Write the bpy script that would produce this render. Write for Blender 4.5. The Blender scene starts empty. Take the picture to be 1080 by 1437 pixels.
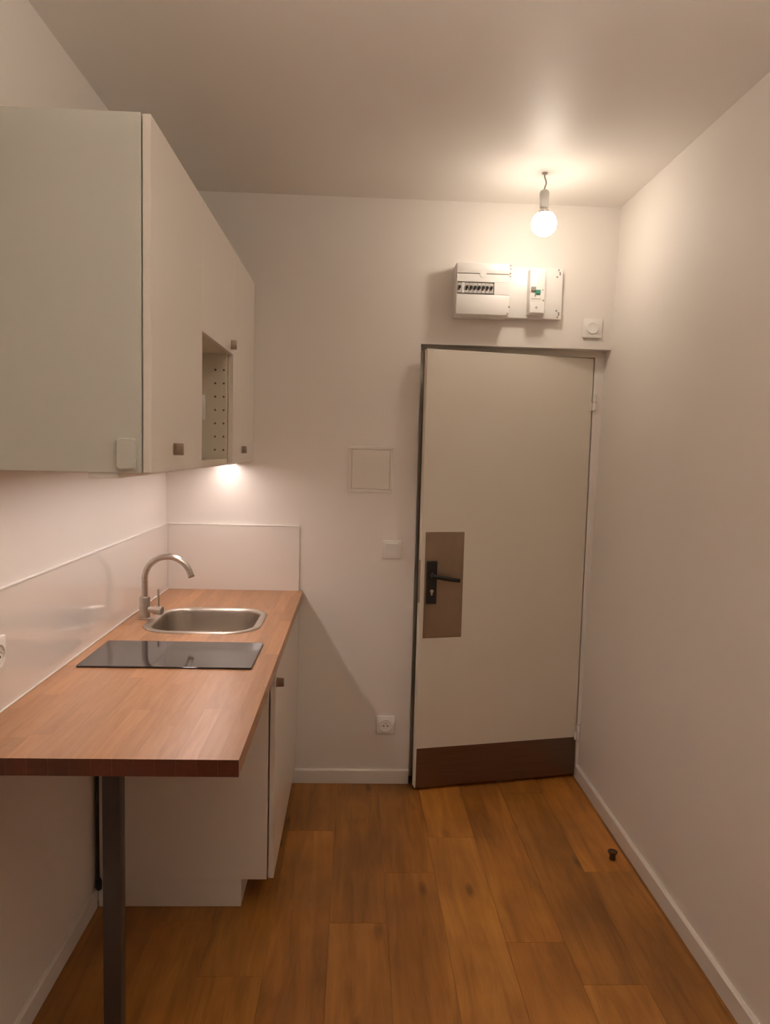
import bpy, bmesh, math, random
from mathutils import Vector, Matrix
random.seed(7)
S = bpy.context.scene
COL = S.collection
PI = math.pi

# ------------------------------------------------------------------ camera, world, exposure
def cam_axes(yaw, pitch, roll):
    f = Vector((math.sin(yaw)*math.cos(pitch), math.cos(yaw)*math.cos(pitch), math.sin(pitch)))
    r = Vector((math.cos(yaw), -math.sin(yaw), 0)); u = r.cross(f)
    return math.cos(roll)*r + math.sin(roll)*u, -math.sin(roll)*r + math.cos(roll)*u, f
r_, u_, f_ = cam_axes(0.0412, -0.0848, 0.0257)
cam = bpy.data.objects.new('camera', bpy.data.cameras.new('camera'))
COL.objects.link(cam)
M = Matrix((r_, u_, -f_)).transposed().to_4x4(); M.translation = Vector((0.8709, -3.402, 1.602))
cam.matrix_world = M
cam.data.sensor_fit = 'VERTICAL'; cam.data.sensor_height = 36.0
cam.data.lens = 36.0*1024.77/1437.0
cam.data.clip_start = 0.05
S.camera = cam
world = bpy.data.worlds.new('world'); S.world = world; world.use_nodes = True
world.node_tree.nodes['Background'].inputs[0].default_value = (0.10, 0.11, 0.14, 1)   # night outside the added rear window
world.node_tree.nodes['Background'].inputs[1].default_value = 0.15
S.view_settings.view_transform = 'Standard'; S.view_settings.look = 'None'
S.view_settings.gamma = 1.0; S.view_settings.use_curve_mapping = False
S.view_settings.exposure = 0.86
BULB = 26.5
LED = 6.8
FILL_LAMP = 112.0  # strength of the added fill uplighter, out of view

# ------------------------------------------------------------------ room dimensions (metres)
W, H, LEAN = 2.004, 2.733, 0.050          # back wall Y=0, left wall X=0, right wall leans outward towards its top
REAR = -6.5
ZC, L = 0.934, 1.882                      # worktop height and length
OX0, OX1, OZ = 1.157, 2.019, 2.092        # doorway in the back wall

# ------------------------------------------------------------------ materials
def newmat(name):
    m = bpy.data.materials.new(name); m.use_nodes = True
    nt = m.node_tree; b = nt.nodes['Principled BSDF']
    return m, nt, b
def node(nt, t, **kw):
    n = nt.nodes.new(t)
    for k, v in kw.items(): setattr(n, k, v)
    return n
def ramp(nt, stops):
    n = nt.nodes.new('ShaderNodeValToRGB'); e = n.color_ramp.elements
    while len(e) < len(stops): e.new(0.5)
    for i, (p, c) in enumerate(stops):
        e[i].position = p; e[i].color = (*c, 1)
    return n
def mixc(nt, mode, fac, a, b):
    n = nt.nodes.new('ShaderNodeMix'); n.data_type = 'RGBA'; n.blend_type = mode
    for s, v in ((n.inputs[0], fac), (n.inputs[6], a), (n.inputs[7], b)):
        if hasattr(v, 'is_linked') or isinstance(v, bpy.types.NodeSocket): nt.links.new(v, s)
        else: s.default_value = v if not isinstance(v, tuple) else (*v, 1)
    return n.outputs[2]
def paint(name, col, rough=0.55, bump=0.05, scale=60, var=0.04, coat=0.0, metallic=0.0, spec=0.5):
    m, nt, b = newmat(name)
    tc = node(nt, 'ShaderNodeTexCoord')
    n1 = node(nt, 'ShaderNodeTexNoise'); n1.inputs['Scale'].default_value = 2.3; n1.inputs['Detail'].default_value = 4
    nt.links.new(tc.outputs['Object'], n1.inputs['Vector'])
    d = tuple(c*(1-var) for c in col); u = tuple(min(1, c*(1+var)) for c in col)
    rp = ramp(nt, [(0.3, d), (0.7, u)])
    nt.links.new(n1.outputs['Fac'], rp.inputs[0]); nt.links.new(rp.outputs[0], b.inputs['Base Color'])
    b.inputs['Roughness'].default_value = rough; b.inputs['Metallic'].default_value = metallic
    b.inputs['Specular IOR Level'].default_value = spec
    b.inputs['Coat Weight'].default_value = coat; b.inputs['Coat Roughness'].default_value = 0.08
    if bump:
        n2 = node(nt, 'ShaderNodeTexNoise'); n2.inputs['Scale'].default_value = scale; n2.inputs['Detail'].default_value = 3
        nt.links.new(tc.outputs['Object'], n2.inputs['Vector'])
        bp = node(nt, 'ShaderNodeBump'); bp.inputs['Strength'].default_value = bump; bp.inputs['Distance'].default_value = 0.004
        nt.links.new(n2.outputs['Fac'], bp.inputs['Height']); nt.links.new(bp.outputs[0], b.inputs['Normal'])
    return m
def wood(name, dark, mid, light, stretch, rough=0.4, knots=False, bump=0.05, coat=0.0):
    """grain along the object's Y; the object colour tints each stave or plank"""
    m, nt, b = newmat(name)
    tc = node(nt, 'ShaderNodeTexCoord'); oi = node(nt, 'ShaderNodeObjectInfo')
    mp = node(nt, 'ShaderNodeMapping'); mp.inputs['Scale'].default_value = stretch
    add = node(nt, 'ShaderNodeVectorMath'); add.operation = 'ADD'
    mul = node(nt, 'ShaderNodeVectorMath'); mul.operation = 'SCALE'; mul.inputs[0].default_value = (13, 29, 7)
    nt.links.new(oi.outputs['Random'], mul.inputs['Scale'])
    nt.links.new(tc.outputs['Object'], add.inputs[0]); nt.links.new(mul.outputs[0], add.inputs[1])
    nt.links.new(add.outputs[0], mp.inputs['Vector'])
    n1 = node(nt, 'ShaderNodeTexNoise'); n1.inputs['Scale'].default_value = 1.0; n1.inputs['Detail'].default_value = 8; n1.inputs['Roughness'].default_value = 0.62
    n1.inputs['Distortion'].default_value = 0.6
    nt.links.new(mp.outputs[0], n1.inputs['Vector'])
    rp = ramp(nt, [(0.28, dark), (0.5, mid), (0.75, light)])
    nt.links.new(n1.outputs['Fac'], rp.inputs[0])
    c = mixc(nt, 'MULTIPLY', 1.0, rp.outputs[0], oi.outputs['Color'])
    if knots:
        v = node(nt, 'ShaderNodeTexVoronoi'); v.inputs['Scale'].default_value = 1.0; v.feature = 'SMOOTH_F1'
        mp2 = node(nt, 'ShaderNodeMapping'); mp2.inputs['Scale'].default_value = (7.5, 2.6, 1)
        nt.links.new(add.outputs[0], mp2.inputs['Vector']); nt.links.new(mp2.outputs[0], v.inputs['Vector'])
        kr = ramp(nt, [(0.04, (0.30, 0.24, 0.20)), (0.15, (1, 1, 1))])
        nt.links.new(v.outputs['Distance'], kr.inputs[0])
        c = mixc(nt, 'MULTIPLY', 0.8, c, kr.outputs[0])
        n3 = node(nt, 'ShaderNodeTexNoise'); n3.inputs['Scale'].default_value = 2.2; n3.inputs['Detail'].default_value = 3
        nt.links.new(add.outputs[0], n3.inputs['Vector'])
        br = ramp(nt, [(0.33, (0.70, 0.66, 0.62)), (0.66, (1.14, 1.10, 1.02))])
        nt.links.new(n3.outputs['Fac'], br.inputs[0])
        c = mixc(nt, 'MULTIPLY', 1.0, c, br.outputs[0])
    nt.links.new(c, b.inputs['Base Color'])
    b.inputs['Roughness'].default_value = rough; b.inputs['Coat Weight'].default_value = coat; b.inputs['Coat Roughness'].default_value = 0.3
    bp = node(nt, 'ShaderNodeBump'); bp.inputs['Strength'].default_value = bump; bp.inputs['Distance'].default_value = 0.002
    nt.links.new(n1.outputs['Fac'], bp.inputs['Height']); nt.links.new(bp.outputs[0], b.inputs['Normal'])
    return m
def brushed(name, col, rough=0.3, scale=(4, 300, 4), metallic=1.0):
    m, nt, b = newmat(name)
    tc = node(nt, 'ShaderNodeTexCoord'); mp = node(nt, 'ShaderNodeMapping'); mp.inputs['Scale'].default_value = scale
    n1 = node(nt, 'ShaderNodeTexNoise'); n1.inputs['Scale'].default_value = 1; n1.inputs['Detail'].default_value = 4
    nt.links.new(tc.outputs['Object'], mp.inputs['Vector']); nt.links.new(mp.outputs[0], n1.inputs['Vector'])
    rp = ramp(nt, [(0.3, tuple(c*0.88 for c in col)), (0.7, tuple(min(1, c*1.1) for c in col))])
    nt.links.new(n1.outputs['Fac'], rp.inputs[0]); nt.links.new(rp.outputs[0], b.inputs['Base Color'])
    b.inputs['Metallic'].default_value = metallic
    mr = node(nt, 'ShaderNodeMapRange'); mr.inputs['To Min'].default_value = rough*0.85; mr.inputs['To Max'].default_value = rough*1.2
    nt.links.new(n1.outputs['Fac'], mr.inputs['Value']); nt.links.new(mr.outputs[0], b.inputs['Roughness'])
    return m
def glow(name, col, strength):
    m, nt, b = newmat(name)
    b.inputs['Base Color'].default_value = (0.9, 0.9, 0.88, 1)
    b.inputs['Emission Color'].default_value = (*col, 1); b.inputs['Emission Strength'].default_value = strength
    return m

WALL = paint('wall_paint', (0.87, 0.82, 0.765), 0.6, 0.06, 45, 0.012)
CEIL = paint('ceiling_paint', (0.87, 0.82, 0.765), 0.5, 0.04, 30, 0.012)
SKIRT = paint('skirting_paint', (0.85, 0.80, 0.74), 0.42, 0.02, 60, 0.01)
DOORP = paint('door_paint', (0.80, 0.735, 0.63), 0.4, 0.04, 25, 0.015)
HATCHP = paint('hatch_paint', (0.84, 0.785, 0.71), 0.5, 0.03, 40, 0.01)
FRAMEP = paint('frame_paint', (0.80, 0.74, 0.64), 0.45, 0.03, 40, 0.02)
STOPW = paint('stop_brown', (0.55, 0.40, 0.25), 0.6, 0.05, 30, 0.1)
DARKWOOD = paint('rebate_dark', (0.16, 0.095, 0.05), 0.6, 0.05, 30, 0.1)
HALL = paint('landing_paint', (0.55, 0.42, 0.30), 0.7, 0.03, 20, 0.05)
LACQ = paint('cabinet_lacquer', (0.85, 0.79, 0.72), 0.35, 0.01, 90, 0.006, coat=0.25)
CARC = paint('cabinet_melamine', (0.80, 0.73, 0.61), 0.5, 0.01, 90, 0.006)
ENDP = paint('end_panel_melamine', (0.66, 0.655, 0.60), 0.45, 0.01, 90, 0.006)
GLOSS = paint('gloss_splash', (0.86, 0.81, 0.76), 0.08, 0.0, 40, 0.006, coat=0.6)
PLAST = paint('white_plastic', (0.90, 0.87, 0.83), 0.35, 0.0, 40, 0.006)
PLASTG = paint('grey_plastic', (0.34, 0.31, 0.29), 0.45, 0.0, 40, 0.02)
PLASTL = paint('light_grey_plastic', (0.62, 0.59, 0.56), 0.45, 0.0, 40, 0.02)
BLACK = paint('black_plastic', (0.018, 0.014, 0.013), 0.4, 0.0, 40, 0.1)
GREEN = paint('green_plastic', (0.05, 0.30, 0.20), 0.4, 0.0, 40, 0.05)
HOLE = paint('dark_hole', (0.03, 0.022, 0.016), 0.8, 0.0, 40, 0.1)
PEG = paint('peg_hole_brown', (0.20, 0.14, 0.09), 0.8, 0.0, 40, 0.1)
SOCKETP = paint('lampholder_plastic', (0.62, 0.59, 0.55), 0.5, 0.0, 40, 0.02)
CORDP = paint('cord_grey', (0.40, 0.36, 0.31), 0.6, 0.0, 40, 0.05)
STEEL = brushed('brushed_steel', (0.60, 0.55, 0.50), 0.30, (3, 3, 160))
SINKM = brushed('sink_steel', (0.56, 0.51, 0.45), 0.33, (2, 40, 2))
PLATE = brushed('door_plate_steel', (0.38, 0.29, 0.21), 0.42, (9, 9, 5))
KICK = brushed('kick_plate_steel', (0.22, 0.15, 0.11), 0.40, (3, 3, 200))
HAND = brushed('cabinet_handle_steel', (0.42, 0.34, 0.28), 0.35, (3, 3, 200))
LEGM = paint('leg_grey_metal', (0.055, 0.043, 0.037), 0.45, 0.0, 40, 0.03)
HOBM = paint('black_glass', (0.012, 0.011, 0.013), 0.06, 0.0, 40, 0.05, coat=0.4, spec=0.6)
OAK = wood('floor_oak', (0.27, 0.105, 0.016), (0.42, 0.175, 0.030), (0.55, 0.255, 0.052), (22, 2.2, 20), 0.42, True, 0.06, coat=0.15)
BUTCH = wood('worktop_oak', (0.43, 0.205, 0.090), (0.50, 0.250, 0.116), (0.56, 0.295, 0.144), (60, 5, 50), 0.38, False, 0.04, coat=0.2)
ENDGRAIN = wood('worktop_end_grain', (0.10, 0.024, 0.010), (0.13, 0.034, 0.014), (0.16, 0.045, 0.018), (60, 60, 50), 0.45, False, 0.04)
CORK = paint('stop_rubber', (0.085, 0.035, 0.012), 0.6, 0.05, 120, 0.2)
BULBM = glow('bulb_glow', (1.0, 0.87, 0.73), BULB)
LEDM = glow('led_glow', (1.0, 0.85, 0.80), LED)
FILLM = glow('fill_lamp_glow', (1.0, 0.87, 0.75), FILL_LAMP)  # glow of the added fill uplighter

# ------------------------------------------------------------------ mesh helpers
class MB:
    def __init__(s): s.bm = bmesh.new()
    def box(s, x0, x1, y0, y1, z0, z1, bev=0.0, seg=1):
        t = bmesh.new(); bmesh.ops.create_cube(t, size=1)
        for v in t.verts:
            v.co = Vector(((x0+x1)/2+v.co.x*(x1-x0), (y0+y1)/2+v.co.y*(y1-y0), (z0+z1)/2+v.co.z*(z1-z0)))
        if bev: bmesh.ops.bevel(t, geom=list(t.edges), offset=bev, segments=seg, profile=0.5, affect='EDGES')
        return s.join(t)
    def join(s, t):
        me = bpy.data.meshes.new('t'); t.to_mesh(me); s.bm.from_mesh(me); bpy.data.meshes.remove(me); t.free(); return s
    def prism(s, pts, z0, z1):
        b = s.bm; n = len(pts)
        lo = [b.verts.new((p[0], p[1], z0)) for p in pts]; hi = [b.verts.new((p[0], p[1], z1)) for p in pts]
        b.faces.new(hi); b.faces.new(lo[::-1])
        for i in range(n): b.faces.new((lo[i], lo[(i+1) % n], hi[(i+1) % n], hi[i]))
        return s
    def hexa(s, p):       # eight corners: bottom four (ccw), top four
        v = [s.bm.verts.new(q) for q in p]
        for f in ((3, 2, 1, 0), (4, 5, 6, 7), (0, 1, 5, 4), (1, 2, 6, 5), (2, 3, 7, 6), (3, 0, 4, 7)): s.bm.faces.new([v[i] for i in f])
        return s
    def loft(s, rings, cap0=True, cap1=True):
        b = s.bm; R = [[b.verts.new(p) for p in r] for r in rings]; n = len(R[0])
        for a, c in zip(R, R[1:]):
            for i in range(n): b.faces.new((a[i], a[(i+1) % n], c[(i+1) % n], c[i]))
        if cap0: b.faces.new(R[0][::-1])
        if cap1: b.faces.new(R[-1])
        return s
    def tube(s, path, rad, n=16):
        path = [Vector(p) for p in path]; rings = []
        if not isinstance(rad, (list, tuple)): rad = [rad]*len(path)
        ref = None
        for i, p in enumerate(path):
            d = (path[min(i+1, len(path)-1)]-path[max(i-1, 0)]).normalized()
            if ref is None: ref = d.orthogonal().normalized()
            ref = (ref-d*ref.dot(d)).normalized(); o = d.cross(ref)
            rings.append([p+rad[i]*(math.cos(2*PI*k/n)*ref+math.sin(2*PI*k/n)*o) for k in range(n)])
        return s.loft(rings)
    def lathe(s, c, prof, axis=(0, 0, 1), n=24):
        """prof: list of (radius, height along axis)"""
        a = Vector(axis).normalized(); e = a.orthogonal().normalized(); g = a.cross(e); c = Vector(c)
        return s.loft([[c+a*h+max(r, 1e-5)*(math.cos(2*PI*k/n)*e+math.sin(2*PI*k/n)*g) for k in range(n)] for r, h in prof])
ORI = {}
def obj(name, mb, mat, parent=None, smooth=True, tint=None):
    bm = mb.bm
    bmesh.ops.recalc_face_normals(bm, faces=list(bm.faces))
    xs = [v.co for v in bm.verts]
    c = Vector(((min(v.x for v in xs)+max(v.x for v in xs))/2, (min(v.y for v in xs)+max(v.y for v in xs))/2, min(v.z for v in xs)))
    for v in bm.verts: v.co -= c
    me = bpy.data.meshes.new(name); bm.to_mesh(me); bm.free()
    if mat: me.materials.append(mat)
    if smooth:
        for p in me.polygons: p.use_smooth = True
        me.set_sharp_from_angle(angle=math.radians(35))
    o = bpy.data.objects.new(name, me); COL.objects.link(o)
    po = ORI[parent.name] if parent else Vector((0, 0, 0))
    if parent: o.parent = parent
    o.location = c-po; ORI[o.name] = c
    if tint: o.color = (*tint, 1)
    return o
def copy_part(src, parent, world_loc):
    o = src.copy(); COL.objects.link(o); o.parent = parent
    w = Vector(world_loc); o.location = w-(ORI[parent.name] if parent else Vector((0, 0, 0))); ORI[o.name] = w
    return o
def thing(name, loc, label=None, cat=None, group=None, kind=None):
    o = bpy.data.objects.new(name, None); COL.objects.link(o); o.location = loc; ORI[o.name] = Vector(loc)
    o.empty_display_size = 0.1
    return tag(o, label, cat, group, kind)
def tag(o, label=None, cat=None, group=None, kind=None):
    for k, v in (('label', label), ('category', cat), ('group', group), ('kind', kind)):
        if v: o[k] = v
    return o
def box(name, dims, mat, parent=None, bev=0.0, seg=1): return obj(name, MB().box(*dims, bev, seg), mat, parent)
def rrect(x0, x1, y0, y1, r, z, n=8):
    pts = []
    for cx, cy, a in ((x1-r, y1-r, 0), (x0+r, y1-r, 90), (x0+r, y0+r, 180), (x1-r, y0+r, 270)):
        for k in range(n+1):
            t = math.radians(a+90*k/n); pts.append((cx+r*math.cos(t), cy+r*math.sin(t), z))
    return pts

# ------------------------------------------------------------------ the room
def rx(z): return W+LEAN*z/H                                   # inner face of the right wall at height z
tag(box('ceiling', (-0.15, 2.25, REAR-0.15, 0.14, H, H+0.1), CEIL), 'white painted ceiling with a bare bulb hanging from it', 'ceiling', kind='structure')
tag(box('wall_left', (-0.12, 0.0, REAR-0.15, 0.14, -0.05, H), WALL), 'white left wall behind the kitchenette', 'wall', kind='structure')
mb = MB().hexa([(rx(0), REAR-.15, -.05), (rx(0)+.2, REAR-.15, -.05), (rx(0)+.2, .14, -.05), (rx(0), .14, -.05),
                (rx(H), REAR-.15, H), (rx(H)+.2, REAR-.15, H), (rx(H)+.2, .14, H), (rx(H), .14, H)])
tag(obj('wall_right', mb, WALL), 'bare white right wall lit by the bulb', 'wall', kind='structure')
mb = MB(); mb.box(0, OX0, 0, .14, -.05, H); mb.box(OX0, rx(OZ)+.03, 0, .14, OZ, H)
tag(obj('wall_back', mb, WALL), 'white back wall around the entrance doorway', 'wall', kind='structure')
# rear of the room, behind the viewer: a wall and an added window for faint sky light
mb = MB(); y0, y1 = REAR-.15, REAR
mb.box(0, .55, y0, y1, 0, H); mb.box(1.45, 2.1, y0, y1, 0, H); mb.box(.55, 1.45, y0, y1, 0, .95); mb.box(.55, 1.45, y0, y1, 2.2, H)
tag(obj('wall_rear', mb, WALL), 'white wall with an added window at the far end of the room', 'wall', kind='structure')
win = thing('added_window_1', (1.0, REAR-.08, .95), 'added white framed window, unseen in the rear wall', 'window', kind='structure')
mb = MB(); a, b = REAR-.1, REAR-.05
mb.box(.55, .60, a, b, .95, 2.2); mb.box(1.40, 1.45, a, b, .95, 2.2); mb.box(.6, 1.4, a, b, .95, 1.0); mb.box(.6, 1.4, a, b, 2.15, 2.2); mb.box(.97, 1.03, a, b, 1.0, 2.15)
obj('window_frame', mb, SKIRT, win)
gm, nt, bb = newmat('window_glass'); bb.inputs['Transmission Weight'].default_value = 1; bb.inputs['Roughness'].default_value = 0; bb.inputs['IOR'].default_value = 1.02
for x0, x1 in ((.6, .97), (1.03, 1.4)): box('pane', (x0, x1, REAR-.078, REAR-.074, 1.0, 2.15), gm, win)

# floor: oak laminate planks along the room
floor = tag(box('floor', (-.1, 2.2, REAR-.15, 1.3, -.06, -.010), DARKWOOD), 'brown oak laminate floor of long planks', 'floor', kind='structure')
PW = 0.1945
edges = [max(0.0, 1.204-7*PW+i*PW) for i in range(0, 14)]
edges = [e for e in edges if e < W+.02]
# ends seen in the photograph, per column index counted from the column left of X=1.204
joint = {6: [-.755], 7: [-.497, -1.88], 8: [-1.15], 9: [-1.342, -.10], 10: [-.745], 5: [-1.05], 4: [-.45], 3: [-1.3]}
tone = {(7, 1): 1.20, (6, 0): 0.86, (6, 1): 0.98, (7, 0): 1.12, (9, 2): 1.12, (10, 0): 1.16, (8, 0): .97}
for i, x0 in enumerate(edges):
    x1 = min(x0+PW, rx(0)) if i+1 >= len(edges) else edges[i+1]
    if x1-x0 < .012: continue
    js = sorted(joint.get(i, [-.3-.37*((i*5) % 4)]), reverse=True)
    ys = [0.13 if x0 > 1.1 else 0.0]+js
    while ys[-1] > REAR+.05: ys.append(max(REAR, ys[-1]-1.38))
    for k in range(len(ys)-1):
        t = tone.get((i, k), random.uniform(.84, 1.08)); w = random.uniform(-.03, .03)
        obj('plank', MB().box(x0+.0003, x1-.0003, ys[k+1]+.0003, ys[k]-.0003, -.010, 0, .0004), OAK, floor, tint=(t*(1+w), t, t*(1-w)))

def skirting(name, p0, p1, nrm, label, h=.068, t=.012):
    """bevel-topped board from p0 to p1, sticking out of the wall along nrm"""
    mb = MB(); rings = []
    for p in (p0, p1):
        rings.append([(p[0]+nrm[0]*d, p[1]+nrm[1]*d, z) for d, z in ((-.002, 0.0005), (t, 0.0005), (t, h-.005), (t-.005, h), (-.002, h))])
    return tag(obj(name, mb.loft(rings), SKIRT), label, 'baseboard', kind='structure')
skirting('baseboard_back', (.50, 0), (1.155, 0), (0, -1), 'white baseboard between kitchen cabinet and doorway')
skirting('baseboard_left', (0, REAR), (0, -.962), (1, 0), 'white baseboard along the left wall under the worktop')
skirting('baseboard_right', (W, REAR), (W, .074), (-1, 0), 'white baseboard along the right wall')

# dark landing behind the door
mb = MB(); mb.box(.8, 2.3, 1.2, 1.25, -.01, 2.6); mb.box(.8, .85, .14, 1.2, -.01, 2.6); mb.box(2.25, 2.3, .14, 1.2, -.01, 2.6); mb.box(.8, 2.3, .14, 1.25, 2.55, 2.6)
tag(obj('wall_hall', mb, HALL), 'dark landing wall seen through the door gap', 'wall', kind='structure')

# door frame set back in the doorway
fr = thing('trim_1', (1.6, .08, 0), 'beige painted frame set back in the doorway', 'door frame', kind='structure')
mb = MB(); mb.box(OX0-.001, OX0+.020, .075, .139, 0, OZ-.028, .001); obj('jamb', mb, FRAMEP, fr)
mb = MB(); x0 = 1.9945
mb.hexa([(x0, .075, 0), (rx(0)+.004, .075, 0), (rx(0)+.004, .139, 0), (x0, .139, 0), (x0, .075, OZ-.028), (rx(OZ)+.004, .075, OZ-.028), (rx(OZ)+.004, .139, OZ-.028), (x0, .139, OZ-.028)])
obj('jamb', mb, WALL, fr)
mb = MB(); mb.box(OX0-.001, rx(OZ)+.004, .075, .139, OZ-.028, OZ+.001, .001); obj('head', mb, FRAMEP, fr)
mb = MB(); mb.box(OX0+.020, OX0+.060, .122, .139, 0, OZ-.028, .001); obj('stop', mb, STOPW, fr)
mb = MB(); mb.box(OX0+.004, OX0+.021, .070, .1205, 1.80, 1.88, .001); obj('strike_plate', mb, FRAMEP, fr)
mb = MB(); mb.box(OX0+.0195, OX0+.0215, .082, .1195, .86, 1.10, .0008); obj('strike_plate', mb, HAND, fr)

# the door leaf: modelled shut about its hinge line, then swung into the room
HX, HY = 1.993, .080
DWID = .830
door = thing('door_1', (HX, HY, .012), 'cream painted entrance door standing ajar, steel plate at its foot', 'door', kind='structure')
dx0, dx1 = HX-DWID, HX-.002
box('leaf', (dx0, dx1, HY, HY+.04, .014, 2.060), DOORP, door, .002)
box('kick_plate', (dx0+.005, dx1-.002, HY-.0022, HY-.0002, .0155, .206), KICK, door, .0006)
pp = box('push_plate', (dx0+.018, dx0+.206, HY-.0022, HY-.0002, .735, 1.232), PLATE, door, .0006)
hp = box('handle_plate', (dx0+.027, dx0+.076, HY-.012, HY-.0022, .898, 1.098), BLACK, door, .002)
mb = MB(); mb.lathe((dx0+.051, HY-.012, 1.032), [(.013, 0), (.013, .006), (.0095, .010), (.0095, .040), (0, .040)], (0, -1, 0))
obj('spindle_collar', mb, BLACK, hp)
mb = MB(); P = [(dx0+.046, HY-.050, 1.033), (dx0+.062, HY-.053, 1.031), (dx0+.10, HY-.054, 1.024), (dx0+.14, HY-.053, 1.017), (dx0+.172, HY-.050, 1.012)]
mb.tube(P, [.009, .0105, .0105, .0105, .0095], 14); obj('lever', mb, BLACK, hp)
mb = MB(); mb.lathe((dx0+.052, HY-.0115, .957), [(.0085, 0), (.0085, .004), (.007, .005), (0, .005)], (0, -1, 0)); mb.box(dx0+.0475, dx0+.0565, HY-.0155, HY-.0115, .938, .955, .002)
obj('lock_cylinder', mb, STEEL, hp)
for zz in (.233, 1.853):
    mb = MB(); mb.lathe((HX+.004, HY-.011, zz-.04), [(.0085, 0), (.0095, .003), (.0095, .037), (.0078, .0385), (.0078, .0415), (.0095, .043), (.0095, .077), (.0085, .08), (0, .08)]); mb.box(HX-.012, HX+.004, HY-.006, HY-.0004, zz-.04, zz+.0, .001)
    obj('hinge', mb, SKIRT, door)
box('latch_plate', (dx0-.0018, dx0-.0002, HY+.006, HY+.034, .90, 1.10), HAND, door, .0006)
door.rotation_euler.z = math.radians(11.46)

# ------------------------------------------------------------------ base cabinet, worktop, splashbacks
CY = -.962
bc = thing('base_cabinet', (.3, CY/2, 0), 'white kitchen base cabinet under the worktop, on a recessed plinth', 'cabinet')
box('side_panel', (.014, .592, CY, CY+.018, .100, ZC-.0385), LACQ, bc, .0008)
box('side_panel', (.014, .592, -.020, -.002, .100, ZC-.0385), LACQ, bc, .0008)
box('bottom_panel', (.014, .592, CY+.018, -.020, .100, .118), CARC, bc)
box('back_panel', (.014, .022, CY+.018, -.020, .118, ZC-.0385), CARC, bc)
d = box('door', (.5965, .6155, CY+.001, -.004, .104, ZC-.042), LACQ, bc, .0012)
pl = MB(); pl.box(.014, .504, CY+.001, CY+.017, .0006, .0995, .0008); obj('plinth', pl, LACQ, bc)
pl = MB(); pl.box(.488, .504, CY+.0175, -.004, .0006, .0995, .0008); obj('plinth', pl, LACQ, bc)
def tab_handle(parent, x, y, z, tall=.032, out=.024, thick=.011):
    mb = MB(); mb.box(x, x+.004, y-thick*1.0, y+thick*1.0, z-tall/2, z+tall/2, .0012)
    mb.box(x+.003, x+out, y-thick*.55, y+thick*.55, z-tall/2, z+tall/2, .003, 2)
    return obj('handle', mb, HAND, parent)
tab_handle(d, .6155, CY+.014, .800, .030, .026)

# worktop of glued oak staves with a cut-out for the sink
WX0, WX1 = .0105, .635
wt = thing('worktop', (.32, -L/2, ZC-.038), 'oak butcher block worktop with a sink cut-out and a square metal leg', 'worktop')
SX0, SX1, SY0, SY1 = .100, .532, -.830, -.412            # sink rim outline
hole = [Vector(p[:2]) for p in rrect(SX0+.014, SX1-.014, SY0+.014, SY1-.014, .105, 0, 5)]
def clip(poly, a, b, keep_left):
    out = []; n = len(poly)
    def sd(p): return ((b-a).x*(p-a).y-(b-a).y*(p-a).x)*(1 if keep_left else -1)
    for i in range(n):
        p, q = poly[i], poly[(i+1) % n]; s, t = sd(p), sd(q)
        if s >= 0: out.append(p)
        if (s > 0 and t < 0) or (s < 0 and t > 0): out.append(p+(q-p)*(s/(s-t)))
    return out
def area(p): return abs(sum(p[i].x*p[(i+1) % len(p)].y-p[(i+1) % len(p)].x*p[i].y for i in range(len(p))))/2
def cut(rect):
    pieces = []; rem = rect
    for i in range(len(hole)):
        a, b = hole[i], hole[(i+1) % len(hole)]
        o = clip(rem, a, b, False)
        if len(o) > 2 and area(o) > 1e-7: pieces.append(o)
        rem = clip(rem, a, b, True)
        if len(rem) < 3 or area(rem) < 1e-8: return pieces
    return pieces
nst = 14; sw = (WX1-WX0)/nst
for i in range(nst):
    x0 = WX0+i*sw; y = -.0105-random.uniform(.12, .45); ys = [-.0105, y]
    while ys[-1] > -L:
        ys.append(max(-L, ys[-1]-random.uniform(.32, .62)))
        if -L < ys[-1] < -L+.10: ys[-1] = -L
    if x0+sw > SX0+.014 and x0 < SX1-.014: ys = sorted(set(ys+[-.621]), reverse=True)
    for k in range(len(ys)-1):
        g = .00012
        R_ = [Vector((x0+g, ys[k+1]+(g if ys[k+1] > -L else 0))), Vector((x0+sw-g, ys[k+1]+(g if ys[k+1] > -L else 0))), Vector((x0+sw-g, ys[k]-g)), Vector((x0+g, ys[k]-g))]
        inside = x0+sw > SX0+.014 and x0 < SX1-.014 and ys[k] > SY0+.014 and ys[k+1] < SY1-.014
        ps = cut(R_) if inside else [R_]
        if not ps: continue
        mb = MB()
        for p_ in ps: mb.prism(p_, ZC-.038, ZC)
        t = random.uniform(.86, 1.10); w = random.uniform(-.04, .04)
        st = obj('stave', mb, BUTCH, wt, smooth=False, tint=(t*(1+w*.3), t, t*(1-w)))
        if ys[k+1] <= -L+1e-6:                                # darker, redder end grain shows on the worktop's free end
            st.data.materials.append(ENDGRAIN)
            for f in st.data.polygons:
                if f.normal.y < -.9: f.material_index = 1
leg = MB(); leg.box(.308, .348, -1.772, -1.732, .010, ZC-.0425, .002, 2); lg = obj('leg', leg, LEGM, wt)
box('mounting_plate', (.288, .368, -1.792, -1.712, ZC-.0425, ZC-.0382), LEGM, lg, .001)
box('foot', (.312, .344, -1.768, -1.736, .0004, .010), BLACK, lg, .001)

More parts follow.
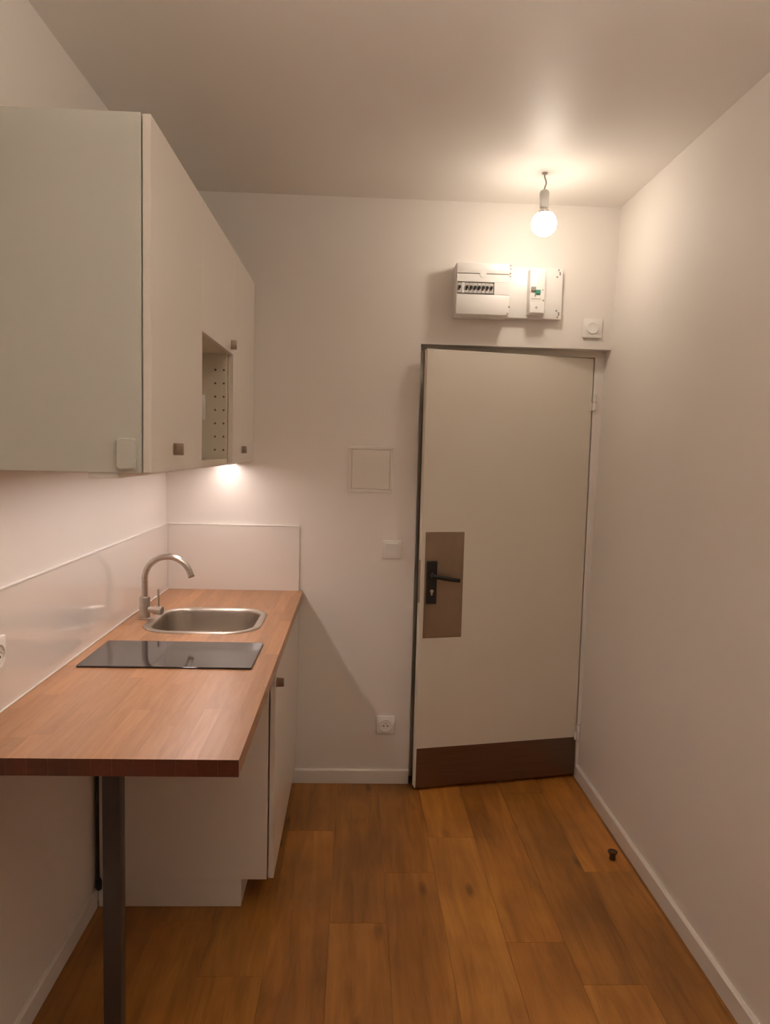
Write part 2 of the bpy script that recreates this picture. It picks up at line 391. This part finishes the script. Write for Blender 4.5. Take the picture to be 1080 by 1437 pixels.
sb = thing('splashback', (.005, -.94, ZC+.0005), 'long glossy white splashback panel along the left wall behind the hob', 'splashback')
box('panel', (.0004, .0098, -L, -.0004, ZC-.03, 1.236), GLOSS, sb, .0006)
box('edge_bead', (.0004, .0120, -L, -.0125, 1.2362, 1.2405), PLAST, sb, .001)
box('sealant', (.0100, .0140, -L, -.0125, ZC+.0002, ZC+.0045), PLAST, sb, .001)
sb = thing('splashback', (.31, -.005, ZC+.0005), 'short glossy white splashback panel on the back wall beside the sink', 'splashback')
box('panel', (.0102, .612, -.0098, -.0004, ZC-.03, 1.236), GLOSS, sb, .0006)
box('edge_bead', (.0102, .612, -.0120, -.0004, 1.2362, 1.2405), PLAST, sb, .001)
box('side_bead', (.6122, .6160, -.0120, -.0004, ZC+.0005, 1.2405), PLAST, sb, .001)

# ------------------------------------------------------------------ hob
hb = thing('hob', (.31, -1.10, ZC), 'black glass two-zone hob set into the oak worktop', 'hob')
mb = MB(); mb.loft([rrect(.052, .570, -1.244, -.956, .006, ZC+.0003, 3), rrect(.051, .571, -1.245, -.955, .007, ZC+.0012, 3), rrect(.051, .571, -1.245, -.955, .007, ZC+.0046, 3), rrect(.0525, .5695, -1.2435, -.9565, .006, ZC+.006, 3)])
obj('glass', mb, HOBM, hb)

# ------------------------------------------------------------------ sink
sk = thing('sink', (.316, -.621, ZC), 'inset stainless steel sink bowl with rounded corners', 'sink')
def ring(i, z, n=18): return rrect(SX0+i, SX1-i, SY0+i, SY1-i, max(.03, .122-i), z, n)
mb = MB()
mb.loft([ring(.003, ZC+.0004), ring(0, ZC+.0012), ring(.0015, ZC+.0032), ring(.006, ZC+.0046), ring(.012, ZC+.0050), ring(.019, ZC+.0047), ring(.024, ZC+.0036), ring(.0275, ZC+.0012), ring(.0295, ZC-.003), ring(.031, ZC-.010),
         ring(.034, ZC-.05), ring(.038, ZC-.10), ring(.042, ZC-.125), ring(.047, ZC-.140), ring(.056, ZC-.150), ring(.070, ZC-.156), ring(.11, ZC-.158), ring(.17, ZC-.160)], cap0=False)
bowl = obj('bowl', mb, SINKM, sk)
mb = MB(); mb.lathe((.316, -.621, ZC-.160), [(.042, 0), (.042, .003), (.036, .0035), (.034, .0015), (.010, .0015), (.009, .006), (0, .006)]); obj('drain', mb, STEEL, sk)
mb = MB(); mb.lathe((SX0+.0345, -.66, ZC-.042), [(.011, 0), (.011, .002), (.008, .003), (0, .003)], (1, 0, .08)); obj('overflow', mb, PLAST, sk)

# ------------------------------------------------------------------ tap
FX, FY = .075, -.612
tp = thing('kitchen_tap', (FX, FY, ZC), 'brushed steel gooseneck kitchen tap with a pin lever beside the sink', 'tap')
mb = MB(); mb.lathe((FX, FY, ZC+.0002), [(.0235, 0), (.0235, .003), (.0205, .005), (.0205, .082), (.0195, .0845), (.0125, .085), (0, .085)], n=32); obj('body', mb, STEEL, tp)
R0, ZA = .0875, ZC+.154
path = [(FX, FY, ZC+.084), (FX, FY, ZC+.11), (FX, FY, ZC+.135)]
for k in range(0, 25):
    a = math.radians(180-k*163/24); path.append((FX+R0+R0*math.cos(a), FY, ZA+R0*math.sin(a)))
e = Vector(path[-1]); dr = (e-Vector(path[-2])).normalized(); path.append(tuple(e+dr*.012))
mb = MB(); mb.tube(path, .0118, 18); obj('spout', mb, STEEL, tp)
e = Vector(path[-1]); mb = MB(); mb.lathe(e-dr*.001, [(.0122, 0), (.0122, .006), (.0095, .0065), (.0095, .0045), (0, .0045)], dr); obj('aerator', mb, HAND, tp)
ax = Vector((1, -.25, 0)).normalized(); c0 = Vector((FX, FY, ZC+.036))+ax*.017
mb = MB(); mb.lathe(c0, [(.0125, 0), (.0125, .022), (.0165, .0225), (.0165, .052), (.0150, .0555), (0, .0555)], ax, 28); lb = obj('lever_barrel', mb, STEEL, tp)
q = c0+ax*.040; mb = MB(); mb.tube([q+Vector((0, 0, .012)), q+Vector((0, 0, .05)), q+Vector((0, 0, .080)), q+Vector((0, 0, .0815))], [.0042, .0042, .0042, .003], 12); obj('pin_lever', mb, STEEL, lb)

# ------------------------------------------------------------------ wall cabinets
UX, UZ0, UZ1, UL = .395, 1.535, 2.338, -1.68
UW = .56
def carcass(t, y0, y1, shelves=()):
    bx = UX-.021
    box('side_panel', (.001, bx, y0+.0003, y0+.018, UZ0, UZ1), CARC, t, .0006)
    box('side_panel', (.001, bx, y1-.018, y1-.0003, UZ0, UZ1), CARC, t, .0006)
    box('top_panel', (.001, bx, y0+.018, y1-.018, UZ1-.018, UZ1), CARC, t)
    box('bottom_panel', (.001, bx, y0+.018, y1-.018, UZ0, UZ0+.018), CARC, t)
    box('back_panel', (.001, .006, y0+.018, y1-.018, UZ0+.018, UZ1-.018), CARC, t)
    for z in shelves: box('shelf', (.006, bx-.001, y0+.018, y1-.018, z-.009, z+.009), CARC, t, .0005)
def udoor(t, y0, y1, z0, z1): return box('door', (UX-.019, UX, y0+.0012, y1-.0012, z0, z1), LACQ, t, .0012)
# nearest unit
u1 = thing('wall_cabinet', (.2, UL+UW/2, UZ0), 'white wall cabinet nearest the viewer, with a plain grey-green end panel', 'cabinet', 'wall cabinets above the worktop')
carcass(u1, UL+.016, UL+UW)
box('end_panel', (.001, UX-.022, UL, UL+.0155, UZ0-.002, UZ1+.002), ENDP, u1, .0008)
dd = udoor(u1, UL, UL+UW, UZ0-.001, UZ1); tab_handle(dd, UX, -1.46, 1.590, .032, .024)
# middle unit: lower door missing, open compartment
u2 = thing('wall_cabinet', (.2, UL+UW*1.5, UZ0), 'middle white wall cabinet with an open lower compartment showing peg holes', 'cabinet', 'wall cabinets above the worktop')
y0, y1 = UL+UW, UL+2*UW
carcass(u2, y0, y1, (1.957,))
dd = udoor(u2, y0, y1, 1.948, UZ1); tab_handle(dd, UX, -.610, 1.978, .034, .022, .006)
for col in (.331, .363):
    for k in range(7):
        mb = MB(); mb.lathe((col, y1-.0176, 1.586+k*.0503), [(.0042, 0), (.0042, .0006), (.0030, .0008), (0, .0008)], (0, -1, 0), 10); obj('peg_hole', mb, PEG, u2)
mb = MB(); mb.box(.290, .352, y0+.0182, y0+.0225, 1.690, 1.752, .001); mb.box(.300, .376, y0+.022, y0+.040, 1.706, 1.736, .004)
mb.box(.366, .386, y0+.030, y0+.082, 1.690, 1.752, .004, 2); mb.lathe((.380, y0+.060, 1.682), [(.012, 0), (.014, .004), (.014, .074), (.012, .078), (0, .078)], n=16); obj('hinge', mb, PLASTL, u2)
# far unit
u3 = thing('wall_cabinet', (.2, UL+UW*2.5, UZ0), 'white wall cabinet against the back wall, handle above the light', 'cabinet', 'wall cabinets above the worktop')
carcass(u3, UL+2*UW, -.001)
dd = udoor(u3, UL+2*UW, -.001, UZ0-.001, UZ1); tab_handle(dd, UX, -.325, 1.588, .030, .020)

# under-cabinet light bar
lb = thing('light_bar', (.285, -.84, UZ0-.024), 'slim light bar under the wall cabinets shining on the splashback', 'light')
mb = MB(); za, zb_ = UZ0-.0150, UZ0-.0003
mb.box(.250, .253, -1.672, -.008, za, zb_, .0005); mb.box(.315, .318, -1.672, -.008, za, zb_, .0005); mb.box(.253, .315, -1.672, -.008, zb_-.003, zb_)
obj('housing', mb, LACQ, lb)
mb = MB(); mb.box(.2535, .3145, -1.668, -.012, UZ0-.0135, UZ0-.0040, .001); obj('diffuser', mb, LEDM, lb)
for a, b in ((-1.676, -1.6725), (-.0075, -.004)):
    mb = MB(); mb.box(.250, .318, a, b, za, zb_, .0005); obj('end_cap', mb, PLAST, lb)

# small rounded box on the end panel
mb = MB()
def vr(x0, x1, z0, z1, r, y): return [(p[0], y, p[1]) for p in rrect(x0, x1, z0, z1, r, 0, 6)]
mb.loft([vr(.317, .362, 1.541, 1.615, .010, UL-.0006), vr(.317, .362, 1.541, 1.615, .010, UL-.009), vr(.320, .359, 1.544, 1.612, .008, UL-.012)])
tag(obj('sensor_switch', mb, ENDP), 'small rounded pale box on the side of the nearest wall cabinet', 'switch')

# ------------------------------------------------------------------ pendant bulb
BX, BY = 1.610, -.373
pb = thing('pendant_bulb', (BX, BY, H), 'bare glowing light bulb hanging from a short cord by the door', 'lamp')
mb = MB(); mb.lathe((BX-.003, BY, H-.0003), [(.012, 0), (.011, .004), (.004, .006), (0, .006)], (0, 0, -1)); obj('ceiling_hook', mb, CORDP, pb)
mb = MB(); mb.tube([(BX-.004, BY, H-.004), (BX-.003, BY, H-.018), (BX+.003, BY, H-.032), (BX+.004, BY, H-.042), (BX, BY, H-.052), (BX-.003, BY, H-.064), (BX-.003, BY, H-.070)], .0032, 10); obj('cord', mb, CORDP, pb)
mb = MB(); mb.lathe((BX-.002, BY, H-.066), [(.008, 0), (.016, .004), (.0195, .012), (.0195, .030), (.0182, .064), (.0165, .072), (0, .072)], (.02, 0, -1)); obj('lamp_holder', mb, SOCKETP, pb)
zb = H-.136; rb = .050
mb = MB(); mb.lathe((BX, BY, zb), [(.0135, 0), (.0140, .006), (.0185, .011), (.0270, .0185), (.0330, .0250), (.0330, .0256), (0, .0256)], (.03, 0, -1), 28); bn = obj('bulb_neck', mb, PLAST, pb)
prof = [(0, .0260)]
for k in range(0, 17):
    a = math.radians(42+k*138/16); prof.append((rb*math.sin(a), .0632-rb*math.cos(a)))
mb = MB(); mb.lathe((BX, BY, zb), prof, (.03, 0, -1), 28); obj('bulb', mb, BULBM, pb)

# ------------------------------------------------------------------ consumer unit and main breaker above the door
cu = thing('fuse_box', (1.42, -.05, 2.22), 'white fuse box with a row of seven breakers above the door', 'fuse box')
FXa, FXb, Z0, Z1, D = 1.296, 1.536, 2.211, 2.439, .108
mb = MB(); mb.box(FXa, FXb, -D+.012, -.0006, Z0, Z1, .004, 2); obj('housing', mb, PLAST, cu)
mb = MB(); mb.box(FXa+.002, FXb-.001, -D, -D+.0115, 2.392, Z1-.002, .003, 2); obj('upper_cover', mb, PLAST, cu)
mb = MB(); mb.box(FXa+.002, FXb-.001, -D, -D+.0115, Z0+.002, 2.3005, .003, 2); mb.box(1.466, FXb-.001, -D, -D+.0115, 2.3005, 2.354, .001); mb.box(FXa+.002, FXa+.005, -D, -D+.0115, 2.3005, 2.354, .0008); obj('lower_cover', mb, PLAST, cu)
fl = MB(); fl.box(FXa+.002, FXb-.004, -D+.001, -D+.0115, 2.3545, 2.3885, .0015); flo = obj('flap', fl, PLAST, cu)
mb = MB(); mb.lathe((1.415, -D+.002, 2.3885), [(.016, 0), (.015, .0025), (0, .0025)], (0, -1, 0)); obj('finger_notch', mb, PLAST, flo)
box('breaker_rail', (FXa+.006, 1.465, -D+.008, -D+.0118, 2.302, 2.353), PLASTG, cu)
xs = [1.303]+[1.336+k*.0182 for k in range(7)]
for k, x in enumerate(xs):
    w_ = .017
    br = box('breaker', (x, x+w_, -D+.0005, -D+.008, 2.306, 2.349), PLASTL, cu, .0012)
    mb = MB(); mb.box(x+.003, x+w_-.003, -D-.009, -D+.001, 2.324, 2.337, .002); mb.box(x+.004, x+.009, -D-.001, -D+.001, 2.317, 2.325, .0005); obj('toggle', mb, BLACK, br)
mb = MB(); mb.box(1.3215, 1.3345, -D+.0005, -D+.008, 2.306, 2.351, .001); obj('blank', mb, PLAST, cu)
for x, z in ((1.552, 2.430), (1.553, 2.396), (1.552, 2.250), (1.546, 2.220)):
    mb = MB(); mb.lathe((x-.0165, -D+.0008, z), [(.0042, 0), (.0042, .0012), (.003, .0016), (0, .0016)], (0, -1, 0), 12)
    obj('screw', mb, PLASTG, cu)

db = thing('main_breaker', (1.67, -.03, 2.21), 'white main circuit breaker with a green button beside the fuse box', 'breaker')
mb = MB(); mb.box(1.5375, 1.790, -.042, -.0006, 2.215, 2.442, .003, 2); obj('base_plate', mb, PLAST, db)
bk = MB(); bk.box(1.629, 1.698, -.094, -.0425, 2.227, 2.426, .004, 2); bko = obj('breaker_body', bk, PLAST, db)
box('terminal_cover', (1.6325, 1.6945, -.0970, -.0942, 2.2315, 2.2755), PLAST, bko, .001)
box('toggle', (1.6345, 1.6545, -.106, -.0942, 2.3255, 2.3435), PLASTG, bko, .002)
box('test_button', (1.6555, 1.6765, -.102, -.0942, 2.3125, 2.3315), GREEN, bko, .002)
box('indicator', (1.6515, 1.6555, -.0955, -.0942, 2.3025, 2.3155), GREEN, bko, .0004)
box('rating_strip', (1.6355, 1.6815, -.0955, -.0942, 2.2915, 2.2955), PLASTL, bko, .0004)
mb = MB(); mb.box(1.6545, 1.6665, -.0980, -.0971, 2.2523, 2.2547); mb.box(1.6593, 1.6617, -.0979, -.0971, 2.2475, 2.2595); obj('plus_mark', mb, PLASTG, bko)
for x, z, r in ((1.6875, 2.3325, .0028), (1.6915, 2.2865, .0038), (1.6635, 2.4145, .002)):
    mb = MB(); mb.lathe((x, -.0941, z), [(r, 0), (r, .001), (0, .001)], (0, -1, 0), 10); obj('screw', mb, PLASTG, bko)
for x, z in ((1.766, 2.431), (1.772, 2.420), (1.773, 2.412), (1.760, 2.400), (1.762, 2.250), (1.773, 2.240), (1.773, 2.232), (1.768, 2.222), (1.5455, 2.4295), (1.546, 2.395)):
    mb = MB(); mb.lathe((x+.004, -.0419, z+.003), [(.0042, 0), (.0042, .0012), (.003, .0016), (0, .0016)], (0, -1, 0), 12); obj('screw', mb, PLASTG, db)

# ------------------------------------------------------------------ wall plates
def plate(name, cx, cz, s, label, cat, depth=.010):
    t = thing(name, (cx, -.005, cz-s/2), label, cat)
    mb = MB(); mb.box(cx-s/2, cx+s/2, -depth, -.0005, cz-s/2, cz+s/2, .003, 2); obj('frame', mb, PLAST, t)
    return t
t = plate('doorbell_chime', 1.947, 2.186, .088, 'square white wall plate with a round knob above the door corner', 'wall plate', .014)
mb = MB(); mb.lathe((1.945, -.0142, 2.186), [(.027, 0), (.027, .004), (.025, .006), (.022, .0045), (0, .0045)], (0, -1, 0), 28); obj('knob', mb, PLAST, t)
t = plate('light_switch', 1.048, 1.137, .086, 'square white light switch on the wall left of the door', 'switch', .009)
mb = MB()
mb.hexa([(1.018, -.0092, 1.107), (1.078, -.0092, 1.107), (1.078, -.0092, 1.167), (1.018, -.0092, 1.167), (1.019, -.0105, 1.108), (1.077, -.0105, 1.108), (1.077, -.0145, 1.166), (1.019, -.0145, 1.166)])
obj('rocker', mb, PLAST, t)
def socket_parts(t, c, right, out):
    """round recessed socket face around c; right = plate's horizontal, out = outward"""
    c = Vector(c); right = Vector(right); out = Vector(out); up = Vector((0, 0, 1))
    mb = MB(); mb.lathe(c, [(.031, 0), (.031, .0035), (.0285, .0045), (.0275, .0030), (.0270, .0008), (0, .0008)], out, 32); f = obj('insert', mb, PLAST, t)
    for s in (-1, 1):
        mb = MB(); mb.lathe(c+right*.0095*s-up*.004+out*.0008, [(.0034, 0), (.0034, .0005), (0, .0005)], out, 12); obj('contact_hole', mb, HOLE, f)
    mb = MB(); mb.lathe(c+up*.0105+out*.0008, [(.0026, 0), (.0026, .012), (.0015, .0135), (0, .0135)], out, 12); obj('earth_pin', mb, STEEL, f)
t = plate('power_socket', 1.040, .290, .086, 'square white power socket low on the wall left of the door', 'socket', .010)
socket_parts(t, (1.040, -.0102, .290), (1, 0, 0), (0, -1, 0))
t = thing('power_socket', (.012, -1.628, 1.04), 'white power socket on the long splashback at the left edge', 'socket')
mb = MB(); mb.box(.0102, .0225, -1.695, -1.607, 1.040, 1.128, .003, 2); obj('frame', mb, PLAST, t)
socket_parts(t, (.0227, -1.651, 1.084), (0, 1, 0), (1, 0, 0))

# access hatch
ah = thing('access_hatch', (.939, -.004, 1.40), 'square white access hatch flush in the back wall', 'hatch')
hx0, hx1, hz0, hz1 = .834, 1.044, 1.401, 1.617
for a in ((hx0, hx1, hz1-.014, hz1), (hx0, hx1, hz0, hz0+.014), (hx0, hx0+.014, hz0+.0142, hz1-.0142), (hx1-.014, hx1, hz0+.0142, hz1-.0142)):
    box('frame_strip', (a[0], a[1], -.0060, -.0004, a[2], a[3]), HATCHP, ah, .0012)
box('hatch_door', (hx0+.018, hx1-.018, -.0065, -.0004, hz0+.0185, hz1-.0185), HATCHP, ah, .0015)

# ------------------------------------------------------------------ cord beside the base cabinet, door stop
mb = MB(); mb.tube([(.0185, CY-.012, ZC-.042), (.0180, CY-.011, .70), (.0185, CY-.012, .45), (.0180, CY-.011, .25), (.0185, CY-.012, .112)], .0048, 10)
pc = thing('power_cable', (.0185, CY-.012, .07), 'black cord hanging down the wall beside the base cabinet', 'cord')
obj('flex', mb, BLACK, pc)
mb = MB(); mb.lathe((.0215, CY-.013, .070), [(.006, 0), (.0095, .004), (.0095, .030), (.006, .042), (0, .042)], n=14); obj('plug', mb, BLACK, pc)

ds = thing('door_stop', (1.925, -.66, 0), 'small brown door stop on the floor near the right wall', 'door stop')
mb = MB(); mb.lathe((1.925, -.66, .0004), [(.011, 0), (.0125, .002), (.0115, .018), (.0135, .024)], n=20); obj('stem', mb, CORK, ds)
mb = MB(); mb.lathe((1.925, -.66, .0245), [(.0135, 0), (.0185, .005), (.0195, .010), (.0165, .011), (.012, .006), (0, .005)], n=20); obj('cap', mb, CORK, ds)

# ------------------------------------------------------------------ added uplighter for fill light, hung above the field of view
LX, LY, LZ = 1.15, -2.75, 2.22
rl = thing('fill_uplighter', (LX, LY, H), 'added bowl shaped uplighter giving fill light from out of view', 'lamp')
mb = MB(); mb.lathe((LX, LY, H-.0003), [(.05, 0), (.05, .015), (.01, .03), (0, .03)], (0, 0, -1), 24); obj('ceiling_rose', mb, PLAST, rl)
mb = MB(); mb.tube([(LX, LY, H-.029), (LX, LY, LZ+.1), (LX, LY, LZ+.018)], .006, 10); obj('rod', mb, LEGM, rl)
mb = MB(); mb.lathe((LX, LY, LZ-.08), [(.02, 0), (.06, .012), (.12, .05), (.155, .10), (.150, .10), (.115, .055), (.055, .018), (0, .014)], n=32); obj('bowl_shade', mb, PLAST, rl)
mb = MB(); mb.lathe((LX, LY, LZ-.020), [(.02, 0), (.085, .022), (.095, .030), (.09, .034), (0, .036)], n=28); obj('diffuser', mb, FILLM, rl)
